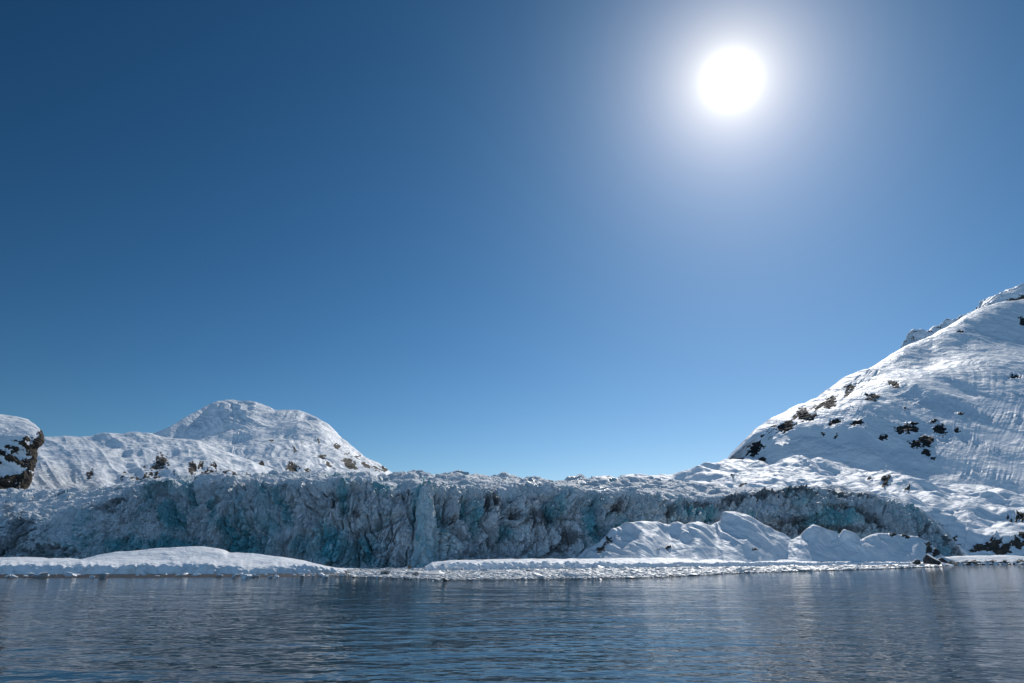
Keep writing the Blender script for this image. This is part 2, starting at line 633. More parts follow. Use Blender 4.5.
def build_hills():
    px = np.linspace(560, 1180, 1100)
    bot = poly(px, GL_CREST[:-1] + [(968, 560), (985, 560.5), (1200, 560.5)])
    r0 = at(px, smooth(bot, 15) + 5, poly(px, [(560, 500), (700, 500), (850, 506), (900, 495), (968, 478), (1024, 474), (1200, 480)]))
    m1 = [(560, 486), (700, 485), (770, 485), (850, 487), (900, 496), (930, 507), (960, 520), (1000, 532), (1024, 533), (1200, 530)]
    r1 = at(px, smooth(poly(px, m1), 31), poly(px, [(560, 560), (800, 575), (900, 548), (968, 512), (1024, 504), (1200, 505)]))
    m2 = [(560, 482), (690, 479), (740, 473), (814, 474), (868, 482), (915, 491), (966, 500), (1024, 508), (1200, 512)]
    r2 = at(px, smooth(poly(px, m2), 31), poly(px, [(560, 620), (800, 660), (1024, 590), (1200, 570)]))
    m3 = [(560, 479.5), (640, 479.5), (687, 476), (694, 473), (700, 470.5), (712, 467.5), (724, 464), (771, 463), (814, 459), (868, 470), (915, 477), (966, 483), (1024, 490), (1200, 496)]
    r3 = at(px, smooth(poly(px, m3), 9), poly(px, [(560, 720), (724, 860), (870, 780), (1024, 710), (1200, 660)]))
    r4 = r3 + np.array([0, 200, -60])
    P = loft([r0, r1, r2, r3, r4], [180, 170, 150, 16])
    N = normals(P)
    N *= np.sign(N[..., 2:3] + 1e-9)
    px_, py_ = topx(P)
    v = np.arange(P.shape[0])[:, None] / P.shape[0]
    tp = (1 - .55 * sstep(.88, .97, v)) * (.35 + .65 * sstep(0, .15, v))
    S = P * np.array([1, .7, 1])
    q = S * .020 + .6 * np.stack([fbm(S * .012, 2), fbm(S * .012 + 40, 2), fbm(S * .012 + 80, 2)], -1)
    hump = 1 - 2 * np.abs(perlin(q))          # rounded ridges
    cell = worley(S * .017 + 3)
    cell2 = worley((S + 8 * np.stack([fbm(S * .02, 2), fbm(S * .02 + 9, 2), 0 * px_], -1)) * .036 + 13)
    d = 8.0 * fbm(S * .015, 2) + 2.6 * hump - 6.0 * sstep(.2, .9, cell[0]) - 4.5 * sstep(.15, .9, cell2[0]) + 3.0 * fbm(S * .05, 3)
    rock = spots(P, [(713, 482, 4, 3.5), (742, 487, 4, 4.5), (710, 484, 2, 2), (886, 480, 4, 4, -40), (871, 475, 3, 2, -30),
                     (976, 546, 4, 2), (984, 543, 8, 4, -5), (995, 543, 7, 5), (1004, 548, 9, 4, 15), (993, 537, 2, 4),
                     (1018, 544, 8, 4, -20), (1030, 540, 12, 5, -10), (1060, 541, 20, 5), (1021, 515, 6, 3, 0), (957, 534, 2.5, 4, -20),
                     (961, 541, 2, 2), (1008, 551, 5, 2), (908, 489, 3, 1.5), (938, 526, 2, 2), (1010, 516, 2, 1), (733, 475, 2, 1), (952, 544, 3, 3)], .45)
    P = P + N * (d * tp)[..., None]
    P = P + N * (rock * ridged(P * .12, 3) * 1.5)[..., None]
    o = mesh_grid('snow_hills', P, SNOW_MID, {'rock': rock})
    tag(o, 'rolling snow hummocks between the glacier top and the right mountain', 'hill', kind='structure')


build_hills()


# ------------------------------------------------------------------ left dome mountain
def build_dome():
    px = np.linspace(60, 440, 900)
    ridge = [(60, 448), (120, 442), (146, 434.5), (158, 432.5), (170, 428), (180, 423), (190, 416.4), (205, 407.6), (217, 402.3), (226, 400.6), (234, 400.3), (238, 401.5), (243, 402), (248, 401.6), (253, 402.3), (262, 404.5), (270, 407.6),
             (275, 411.5), (280, 411.5), (290, 411.2), (299.6, 412), (308, 414.5), (317, 418.4), (329, 425), (335, 431), (340.6, 438.3), (347, 444), (355, 450), (362, 455.5), (370, 460.3),
             (378, 463.5), (384.5, 467.6), (392, 473.5), (410, 482), (440, 492)]
    spur = [(60, 450), (120, 444), (150, 438), (165, 438), (178, 437), (192, 431), (205, 425), (217, 415), (226, 409), (236, 406), (253, 406), (275, 415),
            (299, 416), (317, 422), (340, 441), (370, 463), (392, 476), (440, 494)]
    Dr = poly(px, [(60, 1450), (170, 1560), (234, 1750), (300, 1700), (392, 1450), (440, 1400)])
    rr = at(px, smooth(poly(px, ridge), 5), Dr)
    dd = poly(px, [(60, 30), (150, 14), (190, 24), (215, 30), (232, 60), (250, 70), (440, 60)])
    rs = at(px, smooth(poly(px, spur), 11), Dr - dd)
    m1 = poly(px, [(60, 460), (150, 452), (200, 446), (250, 438), (300, 440), (340, 455), (392, 480), (440, 496)])
    r1 = at(px, smooth(m1, 25), Dr * .55 + 980 * .45)
    r0 = at(px, 497 + 0 * px, 900 + 0 * px)
    P = loft([r0, r1, rs, rr, rr + np.array([0, 300, -140])], [260, 240, 110, 24])
    N = normals(P)
    N *= np.sign(N[..., 2:3] + 1e-9)
    px_, py_ = topx(P)
    v = np.arange(P.shape[0])[:, None] / P.shape[0]
    tp = 1 - .7 * sstep(.80, .94, v)
    S = P
    gul = ridged(np.stack([(py_ - px_ * .42) * .085 + 1.1 * fbm(S * .006, 3), (py_ * .4 + px_) * .018, 0 * px_], -1), 3, .5)
    d = 14 * fbm(S * .006, 2) + 3.0 * gul + 3.0 * fbm(S * np.array([.026, .010, .016]), 4, .5) + .8 * ridged(S * np.array([.03, .01, .02]), 3)
    rock = spots(P, [(222, 433, 4, 2, 0), (245, 462, 4, 3, -30), (292, 471, 6, 3.5, -10), (321, 458, 4, 2.5, -20), (328, 466, 4, 3), (350, 464, 8, 4, -35), (336, 447, 3, 2),
                     (271, 444, 3, 1.5), (248, 473, 4, 2.5), (262, 470, 3, 2), (295, 452, 3, 1.5), (365, 466, 6, 3, -40), (375, 470, 5, 2.5, -30), (382, 473, 4, 2), (346, 455, 2, 3), (318, 443, 2, 1.5),
                     (308, 470, 3, 1.5), (385, 469, 4, 2, -35), (357, 458, 3, 2, -30)], .5)
    rock = rock + .5 * sstep(.35, .9, fbm(S * .05 + 3, 3)) * sstep(425, 440, py_) * sstep(250, 270, px_)
    P = P + N * (d * tp)[..., None]
    o = mesh_grid('mountain_dome', P, SNOW_FAR, {'rock': rock})
    tag(o, 'broad dome shaped snow mountain left of centre behind the glacier', 'mountain', kind='structure')


build_dome()


def build_left_hill():
    px = np.linspace(-140, 360, 1000)
    ridge = [(-140, 448), (0, 444), (43, 442), (58, 440.4), (82, 440.4), (95, 437.5), (105, 435.4), (129, 434.5), (149, 435.6), (165, 437.5), (176, 439.5), (200, 444), (230, 453), (260, 464),
             (300, 477), (330, 486), (360, 492)]
    rr = at(px, smooth(poly(px, ridge), 9), 1080 + 0 * px)
    m2 = at(px, smooth(poly(px, [(-140, 456), (60, 452), (110, 450), (150, 450), (200, 456), (250, 468), (300, 482), (360, 495)]), 25), 950 + 0 * px)
    m1 = at(px, smooth(poly(px, [(-140, 475), (60, 474), (130, 472), (180, 472), (230, 475), (280, 484), (360, 498)]), 25), 800 + 0 * px)
    r0 = at(px, 502 + 0 * px, 690 + 0 * px)
    P = loft([r0, m1, m2, rr, rr + np.array([0, 200, -80])], [190, 150, 130, 20])
    N = normals(P)
    N *= np.sign(N[..., 2:3] + 1e-9)
    px_, py_ = topx(P)
    v = np.arange(P.shape[0])[:, None] / P.shape[0]
    tp = 1 - .6 * sstep(.82, .95, v)
    S = P
    cell = worley(S * .012 + 7)
    right = sstep(95, 125, px_)
    d = 9 * fbm(S * .008, 2) + right * (5 * fbm(S * .022, 3) - 5 * sstep(.2, .9, cell[0])) + 1.2 * fbm(S * np.array([.05, .025, .03]), 4) + \
        2.0 * ridged(np.stack([(px_ - 1.1 * py_) * .03, (px_ + py_) * .012, 0 * px_], -1), 3)
    rock = spots(P, [(161, 461, 7, 8, 10), (155, 465, 5, 2), (138, 483, 9, 4, 8), (157, 476, 4, 4), (168, 480, 5, 5), (150, 483, 5, 3), (178, 479, 6, 5, 20), (186, 481, 7, 6, 20),
                     (192, 469, 4, 4), (124, 467, 4, 2), (90, 474, 5, 3, 35), (211, 473, 6, 5, 25), (222, 480, 5, 4), (233, 483, 9, 3, -15), (200, 466, 2, 2), (206, 470, 3, 2), (248, 476, 4, 2, -30),
                     (145, 462, 3, 1.5), (215, 466, 3, 2), (122, 476, 2, 2), (232, 472, 4, 2, -20)], .5)
    led = np.exp(-((py_ - 476) / 9.0) ** 2) * sstep(118, 140, px_) * (1 - sstep(238, 262, px_))
    rock = np.maximum(rock, .95 * led * sstep(.0, .4, fbm(np.stack([px_ * .12, py_ * .2, 0 * px_], -1), 3, .6)))
    P = P + N * (d * tp)[..., None]
    P = P + N * (rock * (ridged(P * .09, 3) * 1.2 - 1.0))[..., None]
    o = mesh_grid('snow_ridge', P, SNOW_KNOLL_FAR, {'rock': rock})
    tag(o, 'lumpy snow ridge with brown rocks showing above the left glacier', 'hill', kind='structure')


SNOW_KNOLL_FAR = snow_mat('snow_ridge', 3.2, (.03, .028, .03), (.12, .10, .08))
build_left_hill()


def build_knoll():
    levels = [(409, -60, 90), (412, -18, 80), (414.6, 4, 72), (417, 17.6, 64), (420.8, 29, 55), (425, 35.5, 48), (430, 40.5, 42), (436, 43, 36), (441, 43.3, 33),
              (445, 41.5, 30), (449, 37.5, 27), (456, 37, 24), (463, 35.6, 20), (470, 34.6, 17), (478, 33, 12), (485, 30, 8), (492, 26, 4), (505, 22, 0)]
    L = np.array(levels, float)
    tt = np.linspace(0, len(L) - 1, 300)
    PY = smooth(np.interp(tt, np.arange(len(L)), L[:, 0]), 5)
    ED = smooth(np.interp(tt, np.arange(len(L)), L[:, 1]), 5)
    DD = smooth(np.interp(tt, np.arange(len(L)), L[:, 2]), 15)
    u = np.linspace(0, 1, 360)
    U, PYg = np.meshgrid(u, PY)
    _, EDg = np.meshgrid(u, ED)
    _, DDg = np.meshgrid(u, DD)
    # turn the corner: back side, rounded edge, then the long face towards the viewer
    ang_ = U * 1.0
    px = np.where(U < .15, EDg - 14 * (1 - U / .15) ** 2, EDg - (EDg + 140) * ((U - .15) / .85) ** 1.35)
    D = 640 + DDg + np.where(U < .15, 60 * (1 - U / .15), -70 * ((U - .15) / .85) ** .8)
    P = at(px, PYg, D)
    N = normals(P)
    N *= np.where((N * (P - np.array([-520, 800, 0]))).sum(-1, keepdims=True) > 0, 1, -1)
    px_, py_ = topx(P)
    rock = spots(P, [(42, 437, 5, 9, 0), (36, 444, 5, 6, -30), (31, 450, 7, 5, -40), (33, 458, 5, 9, 0), (28, 452, 8, 3, -50), (22, 445, 9, 2.2, -30), (12, 449, 9, 2, -15),
                     (30, 465, 6, 7, 0), (20, 463, 14, 4, -25), (8, 458, 10, 3, -28), (1, 452, 6, 2, -20), (26, 441, 3, 5, -60), (18, 482, 17, 8, -10), (4, 483, 14, 8, -10), (27, 478, 7, 9), (-20, 482, 24, 9),
                     (14, 453, 4, 1.5), (0, 463, 3, 3), (31, 472, 3, 3), (-30, 462, 24, 4, -25)], .35)
    tp = sstep(0, .10, np.linspace(0, 1, 300))[:, None]
    d = 2.5 * fbm(P * .02, 3) + .8 * fbm(P * .08, 3) + rock * (2.2 * ridged(P * .07, 3) - .5)
    edge = np.clip(np.abs(U - .15) / .1, 0, 1)
    P = P + N * (d * tp * (.3 + .7 * edge))[..., None]
    o = mesh_grid('rocky_knoll', P, SNOW_KNOLL, {'rock': rock})
    tag(o, 'snow capped rocky knoll with dark banded cliff at the far left', 'hill', kind='structure')


build_knoll()


# ------------------------------------------------------------------ the glacier
def build_glacier():
    root = bpy.data.objects.new('glacier', None)
    link(root)
    root.location = (0, 330, 0)
    tag(root, 'wide tidewater glacier with a fractured blue grey ice cliff', 'glacier')
    px = np.concatenate([np.linspace(-130, -10, 60, endpoint=False), np.linspace(-10, 985, 1500)])
    Db = smooth(poly(px, GL_BASE_D), 61)
    crest = smooth(poly(px, GL_CREST), 13)
    lean = poly(px, [(-130, 90), (0, 70), (60, 50), (100, 34), (160, 20), (300, 12), (560, 12), (640, 20), (720, 34), (800, 26), (880, 34), (940, 16), (985, 6)])
    lean = smooth(lean, 31)
    r0 = atz(px, -2.0 + 0 * px, Db - 1)
    # face profile: steep foot, slight bulge
    c = at(px, crest, Db + lean)
    low = r0 * .62 + c * .38
    low[:, 1] = Db + lean * .22
    hi = r0 * .2 + c * .8
    hi[:, 1] = Db + lean * .62
    top = [(-130, 500), (0, 491), (60, 491), (110, 489), (150, 482.5), (220, 477), (300, 475), (393, 475.5), (411, 473.5), (434, 476), (447, 475.5), (470, 474), (500, 475.5), (515, 476), (522, 478), (555, 480.5),
           (582, 478), (600, 480), (620, 479.5), (656, 478.5), (690, 481), (740, 486), (800, 485), (830, 484), (850, 488), (888, 495), (908, 502), (928, 513.5), (943, 528.5), (955, 541.5), (966, 554), (985, 565)]
    gap = poly(px, [(-130, 170), (100, 130), (300, 110), (640, 110), (740, 50), (850, 40), (940, 12), (985, 6)])
    tp_ = smooth(poly(px, top), 7) + 3.5 * (1 - sstep(880, 960, px))
    crest = crest + 2.0 * (1 - sstep(880, 960, px))
    c = at(px, crest, Db + lean)
    r2 = at(px, crest * .5 + tp_ * .5, Db + lean + gap * .3)
    r3 = at(px, tp_, Db + lean + gap)
    r4 = r3 + np.array([0, 60, -22])
    P = loft([r0, low, hi, c, r2, r3, r4], [90, 90, 50, 60, 70, 20])
    nv = P.shape[0]
    N = normals(P)
    N *= np.where(N[..., 1:2] < 0, 1, -1)
    N[..., 2] = np.abs(N[..., 2])
    px_, py_ = topx(P)
    vi = np.arange(nv)[:, None] + 0 * px_
    face = 1 - sstep(215, 250, vi)            # 1 on the cliff, 0 on the broken top
    end = 1 - sstep(930, 980, px_)
    # warp the domain so that blocks lean and fractures wander
    W = np.stack([fbm(P * .03 + 1, 2), fbm(P * .03 + 31, 2), fbm(P * .03 + 61, 2)], -1)
    Q = P + W * 5
    A3 = np.array([1, 1, .38])
    a1 = worley(Q * A3 / 17)
    a2 = worley(Q * A3 / 7.5 + 5)
    a3 = worley(Q * np.array([1, 1, .55]) / 3.2 + 9)
    a4 = worley(Q * np.array([1, 1, .7]) / 1.5 + 19)
    crack1 = 1 - sstep(.02, .16, a1[1] - a1[0])
    crack2 = 1 - sstep(.02, .2, a2[1] - a2[0])
    rough = sstep(90, 190, px_) * (1 - .55 * sstep(600, 700, px_)) * .8 + .2
    soft = 1 - sstep(60, 120, px_)
    d_face = rough * (6.0 * (a1[2] - .5) + 7 * a1[3] - 4.0 * crack1) + (.45 + .55 * rough) * (2.6 * (a2[2] - .5) + 3.0 * a2[3] - 2.0 * crack2 * sstep(-.3, .3, fbm(P * .04 + 3, 2))) + \
        1.4 * (a3[2] - .5) + 2.0 * a3[3] - 1.8 * (1 - sstep(.02, .22, a3[1] - a3[0])) * sstep(-.2, .25, fbm(P * .05 + 8, 2)) + .8 * (a4[2] - .5) + .9 * a4[3] + 1.2 * fbm(P * np.array([.25, .25, .08]), 3)
    T3 = np.array([1, 1, .9])
    b1 = worley(Q * T3 / 14 + 2)
    b2 = worley(Q * T3 / 6 + 12)
    b3 = worley(Q * T3 / 2.8 + 22)
    fars = 1 - .6 * sstep(600, 720, px_)
    d_top = fars * (1.3 * (b1[2] - .4) + 1.6 * b1[3] + 3.4 * (.5 - b1[0])) + \
        fars * (1.3 * (.5 - b2[0]) + .9 * (b2[2] - .5)) + .30 * (.5 - b3[0]) + 2.6 * fbm(P * .07, 2) + .5 * fbm(P * .25, 2)
    # the rubble slope at the left is made of rounded snowy lumps
    lump = 4.2 * (.6 - b2[0]) + 2.0 * (b2[2] - .5) + 1.5 * (.6 - b3[0]) + 2.4 * (b1[2] - .5) + 3.5 * fbm(P * .05, 4, .6)
    d_face = d_face * (1 - soft * .75) + lump * soft
    # named and scattered crevasse slots that cut back into the wall
    rs = np.random.RandomState(3)
    slots = [(332, 498, 12, 1.6, .05, 7), (336, 494, 9, 1.0, -.1, 6), (262, 490, 12, 1.3, .15, 6), (190, 497, 13, 2.0, .2, 8), (245, 545, 14, 1.2, .3, 5), (230, 530, 14, 1.3, .35, 5),
             (341, 512, 6, 2.2, .3, 5), (516, 513, 7, 3.0, 0, 6), (487, 500, 14, 1.5, -.05, 6), (500, 540, 14, 2.0, -.6, 6), (415, 528, 26, 1.0, 0, 5), (430, 528, 30, 1.3, 0, 6), (462, 508, 9, 2.0, 0, 6), (550, 510, 9, 1.4, .1, 5),
             (284, 515, 16, 1.1, .35, 5), (320, 540, 10, 1.2, .2, 4), (380, 520, 9, 1.2, .2, 5), (600, 510, 18, 1.3, -.15, 6), (672, 508, 10, 1.6, -.3, 5), (925, 528, 10, 1.5, -.3, 5), (945, 540, 10, 1.6, -.35, 5)]
    for _ in range(95):
        cx_ = rs.uniform(90, 900)
        f_ = rs.uniform(0, 1)
        cy_ = poly(cx_, GL_CREST) * (1 - f_) + 560 * f_
        slots.append((cx_, cy_, rs.uniform(4, 14), rs.uniform(.6, 1.5), rs.uniform(-.35, .35), rs.uniform(2.5, 5.5)))
    wig = 2.2 * fbm(np.stack([px_ * .05, py_ * .12, 0 * px_], -1), 3)
    slot = 0 * px_
    for (sx, sy, hl, wd, ln, dp) in slots:
        col = np.abs(px - sx) < hl * .4 + wd * 3 + 8
        a_, b_ = px_[:, col], py_[:, col]
        g_ = np.exp(-((a_ - sx + ln * (b_ - sy) + wig[:, col]) / wd) ** 2) * (1 - sstep(.6, 1.1, np.abs(b_ - sy) / hl))
        slot[:, col] = np.maximum(slot[:, col], dp * g_)
    flute = 1.1 * ridged(Q * np.array([.16, .16, .035]), 4, .6) * sstep(90, 180, px_)
    d_face = d_face - slot + flute
    d = d_face * face + d_top * (1 - face)
    foot = sstep(0, 20, vi)
    d = d * end * (.35 + .65 * foot)
    Dir = N * face[..., None] + (1 - face[..., None]) * np.array([0, -.25, 1.])
    P2 = P + Dir * d[..., None]
    # fresh blue ice where slabs have fallen away, as on the real face
    blue = .12 + .55 * sstep(.55, .9, a1[2]) * .6 + .5 * sstep(.6, .95, a2[2]) * .6
    patches = spots(P, [(345, 552, 34, 15, 0), (330, 545, 16, 18, 0), (370, 560, 26, 6, -20), (343, 500, 4, 16, 5), (190, 500, 5, 18, 10), (262, 487, 5, 6), (210, 515, 6, 14, -15), (175, 515, 8, 12, 0),
                        (282, 512, 4, 18, 15), (420, 515, 9, 34, 0), (465, 510, 5, 14), (475, 520, 9, 20), (507, 530, 8, 10, 40), (592, 518, 10, 22, -10), (596, 530, 8, 16, 0), (440, 520, 5, 14),
                        (150, 545, 60, 8, 0), (245, 545, 16, 10), (380, 490, 10, 5), (550, 512, 10, 12), (630, 530, 14, 10), (300, 545, 12, 12), (30, 556, 40, 5, 0), (830, 520, 30, 9, 5), (700, 512, 20, 6), (230, 530, 5, 16, 20), (90, 545, 14, 14)], .7)
    blue = blue + .75 * patches
    dirt_shade = spots(P, [(0, 547, 22, 9), (8, 510, 9, 9), (20, 530, 14, 16), (45, 553, 40, 5, 0), (110, 503, 22, 3, 15), (108, 509, 10, 3, -10), (332, 500, 3, 12, 5), (358, 515, 5, 5, 0), (516, 514, 7, 7), (540, 518, 20, 10, 0), (495, 500, 5, 16, 0), (487, 502, 4, 14),
                     (760, 495, 34, 5, 2), (800, 493, 20, 7, 0), (730, 500, 12, 8), (840, 492, 18, 4, -8), (868, 497, 14, 3, -10), (668, 512, 6, 9, -30), (665, 502, 10, 2, -10), (700, 505, 20, 3, 0), (860, 515, 24, 5, -30), (880, 520, 16, 4, -45), (842, 508, 24, 3, 0),
                     (790, 520, 26, 5, 0), (770, 528, 30, 4, -10), (820, 530, 26, 5, 0), (620, 505, 5, 8), (850, 530, 14, 5), (924, 530, 3, 7, -40), (946, 540, 4, 10, -35), (955, 549, 4, 7, -40), (937, 533, 2, 4), (960, 556, 6, 3, -30), (572, 535, 10, 8), (560, 548, 10, 4), (452, 520, 4, 4),
                     (405, 492, 8, 2)], .8)  # debris bands and rock stripes, plus dark spots over some crevasse slots
    dirt_shade = dirt_shade * .85 + .22 * sstep(.25, .8, fbm(P * np.array([.06, .06, .12]) + 4, 4)) + .16 * crack1 * face  # last term: darker along the big block fractures
    dirt_shade = dirt_shade + soft * face * .45 * (1 - sstep(.03, .32, b2[1] - b2[0])) * sstep(0, 60, py_ - 495)  # shade between the left lumps, put into the colour for contrast
    o = mesh_grid('ice_cliff', P2 - np.array([0, 330, 0]), ICE, {'blue': blue, 'dirt_shade': dirt_shade, 'drift': (1 - face) * (.55 + .9 * fbm(P * .06 + 7, 3) + .5 * sstep(600, 720, px_) + .3 * soft) + face * np.maximum(soft, sstep(.1, .6, fbm(P * np.array([.06, .06, .15]) + 2, 3)) * (1 - patches))}, parent=root, smooth_shade=False)

    # freestanding tower of blue ice in front of the face
    ctr = at(421, 520, 308)
    nv, nu = 200, 90
    th = np.linspace(0, 2 * math.pi, nu)
    z = np.linspace(-2, 38.0, nv)
    prof = np.interp(z, [-2, 6, 14, 22, 29, 33, 35.5, 37.2, 38.0], [9, 7.0, 5.9, 5.1, 4.6, 4.2, 3.6, 2.2, .1])
    cx = np.interp(z, [-2, 10, 25, 38], [2.0, .6, 0, .3])
    Z, TH = np.meshgrid(z, th, indexing='ij')
    R = prof[:, None] * np.ones_like(TH)
    V = np.stack([ctr[0] + cx[:, None] + R * np.cos(TH) * .78, 316 + R * np.sin(TH) * 1.05 + Z * .25, Z], -1)
    V[:, -1] = V[:, 0]
    out = V - np.stack([ctr[0] + cx[:, None] + 0 * TH, 316 + Z * .25, Z], -1)
    out /= (np.linalg.norm(out, axis=-1, keepdims=True) + .3)
    q1 = worley(V * np.array([1, 1, .3]) / 5 + 3)
    q2 = worley(V * np.array([1, 1, .5]) / 2.0 + 3)
    dd = 1.3 * (q1[2] - .5) + 1.4 * q1[3] + .5 * (q2[2] - .5) + .6 * q2[3] + .8 * fbm(V * .15, 3)
    V = V + out * dd[..., None] * np.minimum(1, R / 3)[..., None]
    V[:, -1] = V[:, 0]
    bl = .36 + .35 * q1[2]
    t = mesh_grid('ice_tower', V - np.array([0, 330, 0]), ICE, {'blue': bl, 'dirt_shade': 0 * bl + .05, 'drift': 0 * bl + .1}, parent=root)
    tag(t, 'tall rounded pillar of pale blue ice')


build_glacier()


# ------------------------------------------------------------------ snow mounds on the right shore
LIP_D = [(300, 200), (332, 212), (432, 250), (520, 272), (600, 300), (660, 312), (750, 338), (850, 372), (930, 390), (968, 430), (1024, 455), (1200, 500)]


def mound(label, px0, px1, top, Dt, Df, ribk, seed, rocks=(), sharp=1.0, n=420):
    top = [(px0 - 20, 561.3)] + list(top) + [(px1 + 20, 561.6)]
    px0, px1 = px0 - 20, px1 + 20
    px = np.linspace(px0, px1, n)
    t = smooth(poly(px, top), 3)
    D1 = smooth(poly(px, Dt), int(12 / ((px1 - px0) / n))) + 23
    z0 = 1.0
    Db_ = np.maximum(D1 - np.minimum(D1 - poly(px, Df) + 20, 5 + 1.8 * (at(px, smooth(t, int(40 / ((px1 - px0) / n))), D1)[:, 2] - z0)), smooth(poly(px, LIP_D), 9) + 11)
    bm = atz(px, 1.6 + 0 * px, Db_)
    tp = at(px, t, D1)
    step = (px1 - px0) / n
    def spread(width, shift):
        e = poly(px - shift, top)
        return smooth(e, int(width / step))
    t1 = spread(16, 5)
    t2 = spread(34, 10)
    q1_ = at(px, t1, D1)
    q2_ = at(px, t2, D1)
    up = bm * .28 + q1_ * .72
    mid = bm * .62 + q2_ * .38
    back = tp + np.array([0, 14, 0])
    back[:, 2] = 1.0
    P = loft([bm, mid, up, tp, back], [70, 60, 50, 40])
    N = normals(P)
    N *= np.sign(N[..., 2:3] + 1e-9)
    px_, py_ = topx(P)
    v = np.arange(P.shape[0])[:, None] / P.shape[0]
    hgt = smooth(np.clip((tp[:, 2] - 1) / 8, 0, 1), 31)[None]
    tap = hgt * sstep(0, .5, v) * (1 - .75 * sstep(.7, .82, v)) * 1.0
    rib = ridged(np.stack([(px_ - ribk * py_) * .032 + seed + .3 * fbm(P * .04, 2), (py_ + px_ * .2) * .02, 0 * px_], -1), 3, .5)
    d = 1.7 * rib + 1.2 * fbm(P * .06 + seed, 2) + .10 * fbm(P * .4, 3)
    rock = spots(P, rocks, .4) if rocks else 0 * px_
    P = P + N * (d * tap)[..., None] + N * (rock * ridged(P * .3, 3) * .6)[..., None]
    o = mesh_grid('snow_mound', P, SNOW_NEAR, {'rock': rock})
    tag(o, label, 'snow mound')
    return o


mound('largest snow mound, with two rounded shoulders and a pointed crest before the ice cliff', 572, 812,
      [(572, 561), (575, 558.7), (585, 551), (600, 542.5), (606, 537), (612.5, 529.5), (625, 525), (642.5, 522.3), (655, 523.5), (667.5, 526), (673, 524), (678, 524), (684, 527), (692, 523.5), (697.5, 522.5),
       (704, 524.5), (710, 526), (716, 525), (720, 522.5), (722.5, 516), (724.5, 513.5), (735, 512.5), (745, 515.5), (752, 520), (760, 525), (768, 529), (775, 533), (783, 537), (790, 541), (800, 546), (812, 551), (826, 556)],
      [(572, 340), (620, 352), (642, 344), (668, 360), (697, 352), (716, 368), (735, 366), (790, 378), (812, 384)],
      [(572, 322), (640, 318), (700, 334), (735, 336), (812, 366)], 1.1, 3.3,
      [(607, 547, 2.2, 8, -50), (603, 552, 6, 3, 40), (610, 541, 3, 3), (668, 549, 3, 2), (754, 551, 3, 1), (657, 551, 2, 1), (601, 555, 3, 2)])
mound('small pointed snow mound right of the largest one', 776, 864,
      [(756, 559), (770, 551), (783, 545), (793, 540), (800, 536), (806, 531), (812.5, 526), (818, 528), (825, 531.5), (840, 538.5), (850, 544), (864, 553)],
      [(756, 366), (812, 374), (864, 392)], [(776, 372), (812, 364), (864, 382)], 1.1, 8.1, n=240)
mound('narrow snow mound with a sharp tip between two larger ones', 832, 880,
      [(812, 556), (824, 549), (834, 541), (841, 534), (844, 531), (850, 534.5), (858, 539), (868, 545), (880, 554)],
      [(812, 368), (844, 378), (880, 388)], [(832, 388), (844, 382), (880, 390)], 1.1, 5.5, n=160)
mound('low streaked snow mound at the right end of the bank', 852, 952,
      [(828, 559), (840, 553), (852, 546), (860, 541), (866, 537.5), (872, 535), (878, 534), (890, 534.8), (898, 536), (912, 539), (923, 542.5), (928, 546), (933, 551), (943, 559), (952, 562)],
      [(828, 366), (866, 384), (878, 390), (920, 404), (952, 402)], [(852, 386), (878, 382), (920, 384), (952, 392)], .45, 12.7,
      [(935, 554, 5, 4, 20), (891, 537, 4, 1.5), (903, 538, 4, 1.6, -20), (927, 550, 4, 5)], n=260)


# ------------------------------------------------------------------ snow banks along the shore
LIP_D = [(300, 200), (332, 212), (432, 250), (520, 272), (600, 300), (660, 312), (750, 345), (850, 378), (930, 395), (968, 430), (1024, 455), (1200, 500)]


def bank_profile(px, lipD, lipz, backrows, seed, fr=.8):
    jig = 1.6 * perlin(np.stack([px * .035 + seed, px * 0 + 7, px * 0], -1)) + .5 * perlin(np.stack([px * .13 + seed, px * 0, px * 0], -1)) + .08 * perlin(np.stack([px * .3 + seed, px * 0, px * 0], -1))
    zz = lipz * (1 + .20 * perlin(np.stack([px * .03, px * 0 + seed + 5, px * 0], -1)) + .10 * perlin(np.stack([px * .13, px * 0 + seed, px * 0], -1)) + .02 * perlin(np.stack([px * .33, px * 0 + seed, px * 0], -1)))
    f0 = atz(px, -.4 + 0 * px, lipD - 1.4 + jig)
    f1 = atz(px, zz * .35, lipD - .8 + jig)
    f2 = atz(px, zz * .85, lipD + jig)
    f3 = atz(px, zz, lipD + 1.8 + jig)
    return [f0, f1, f2, f3] + backrows


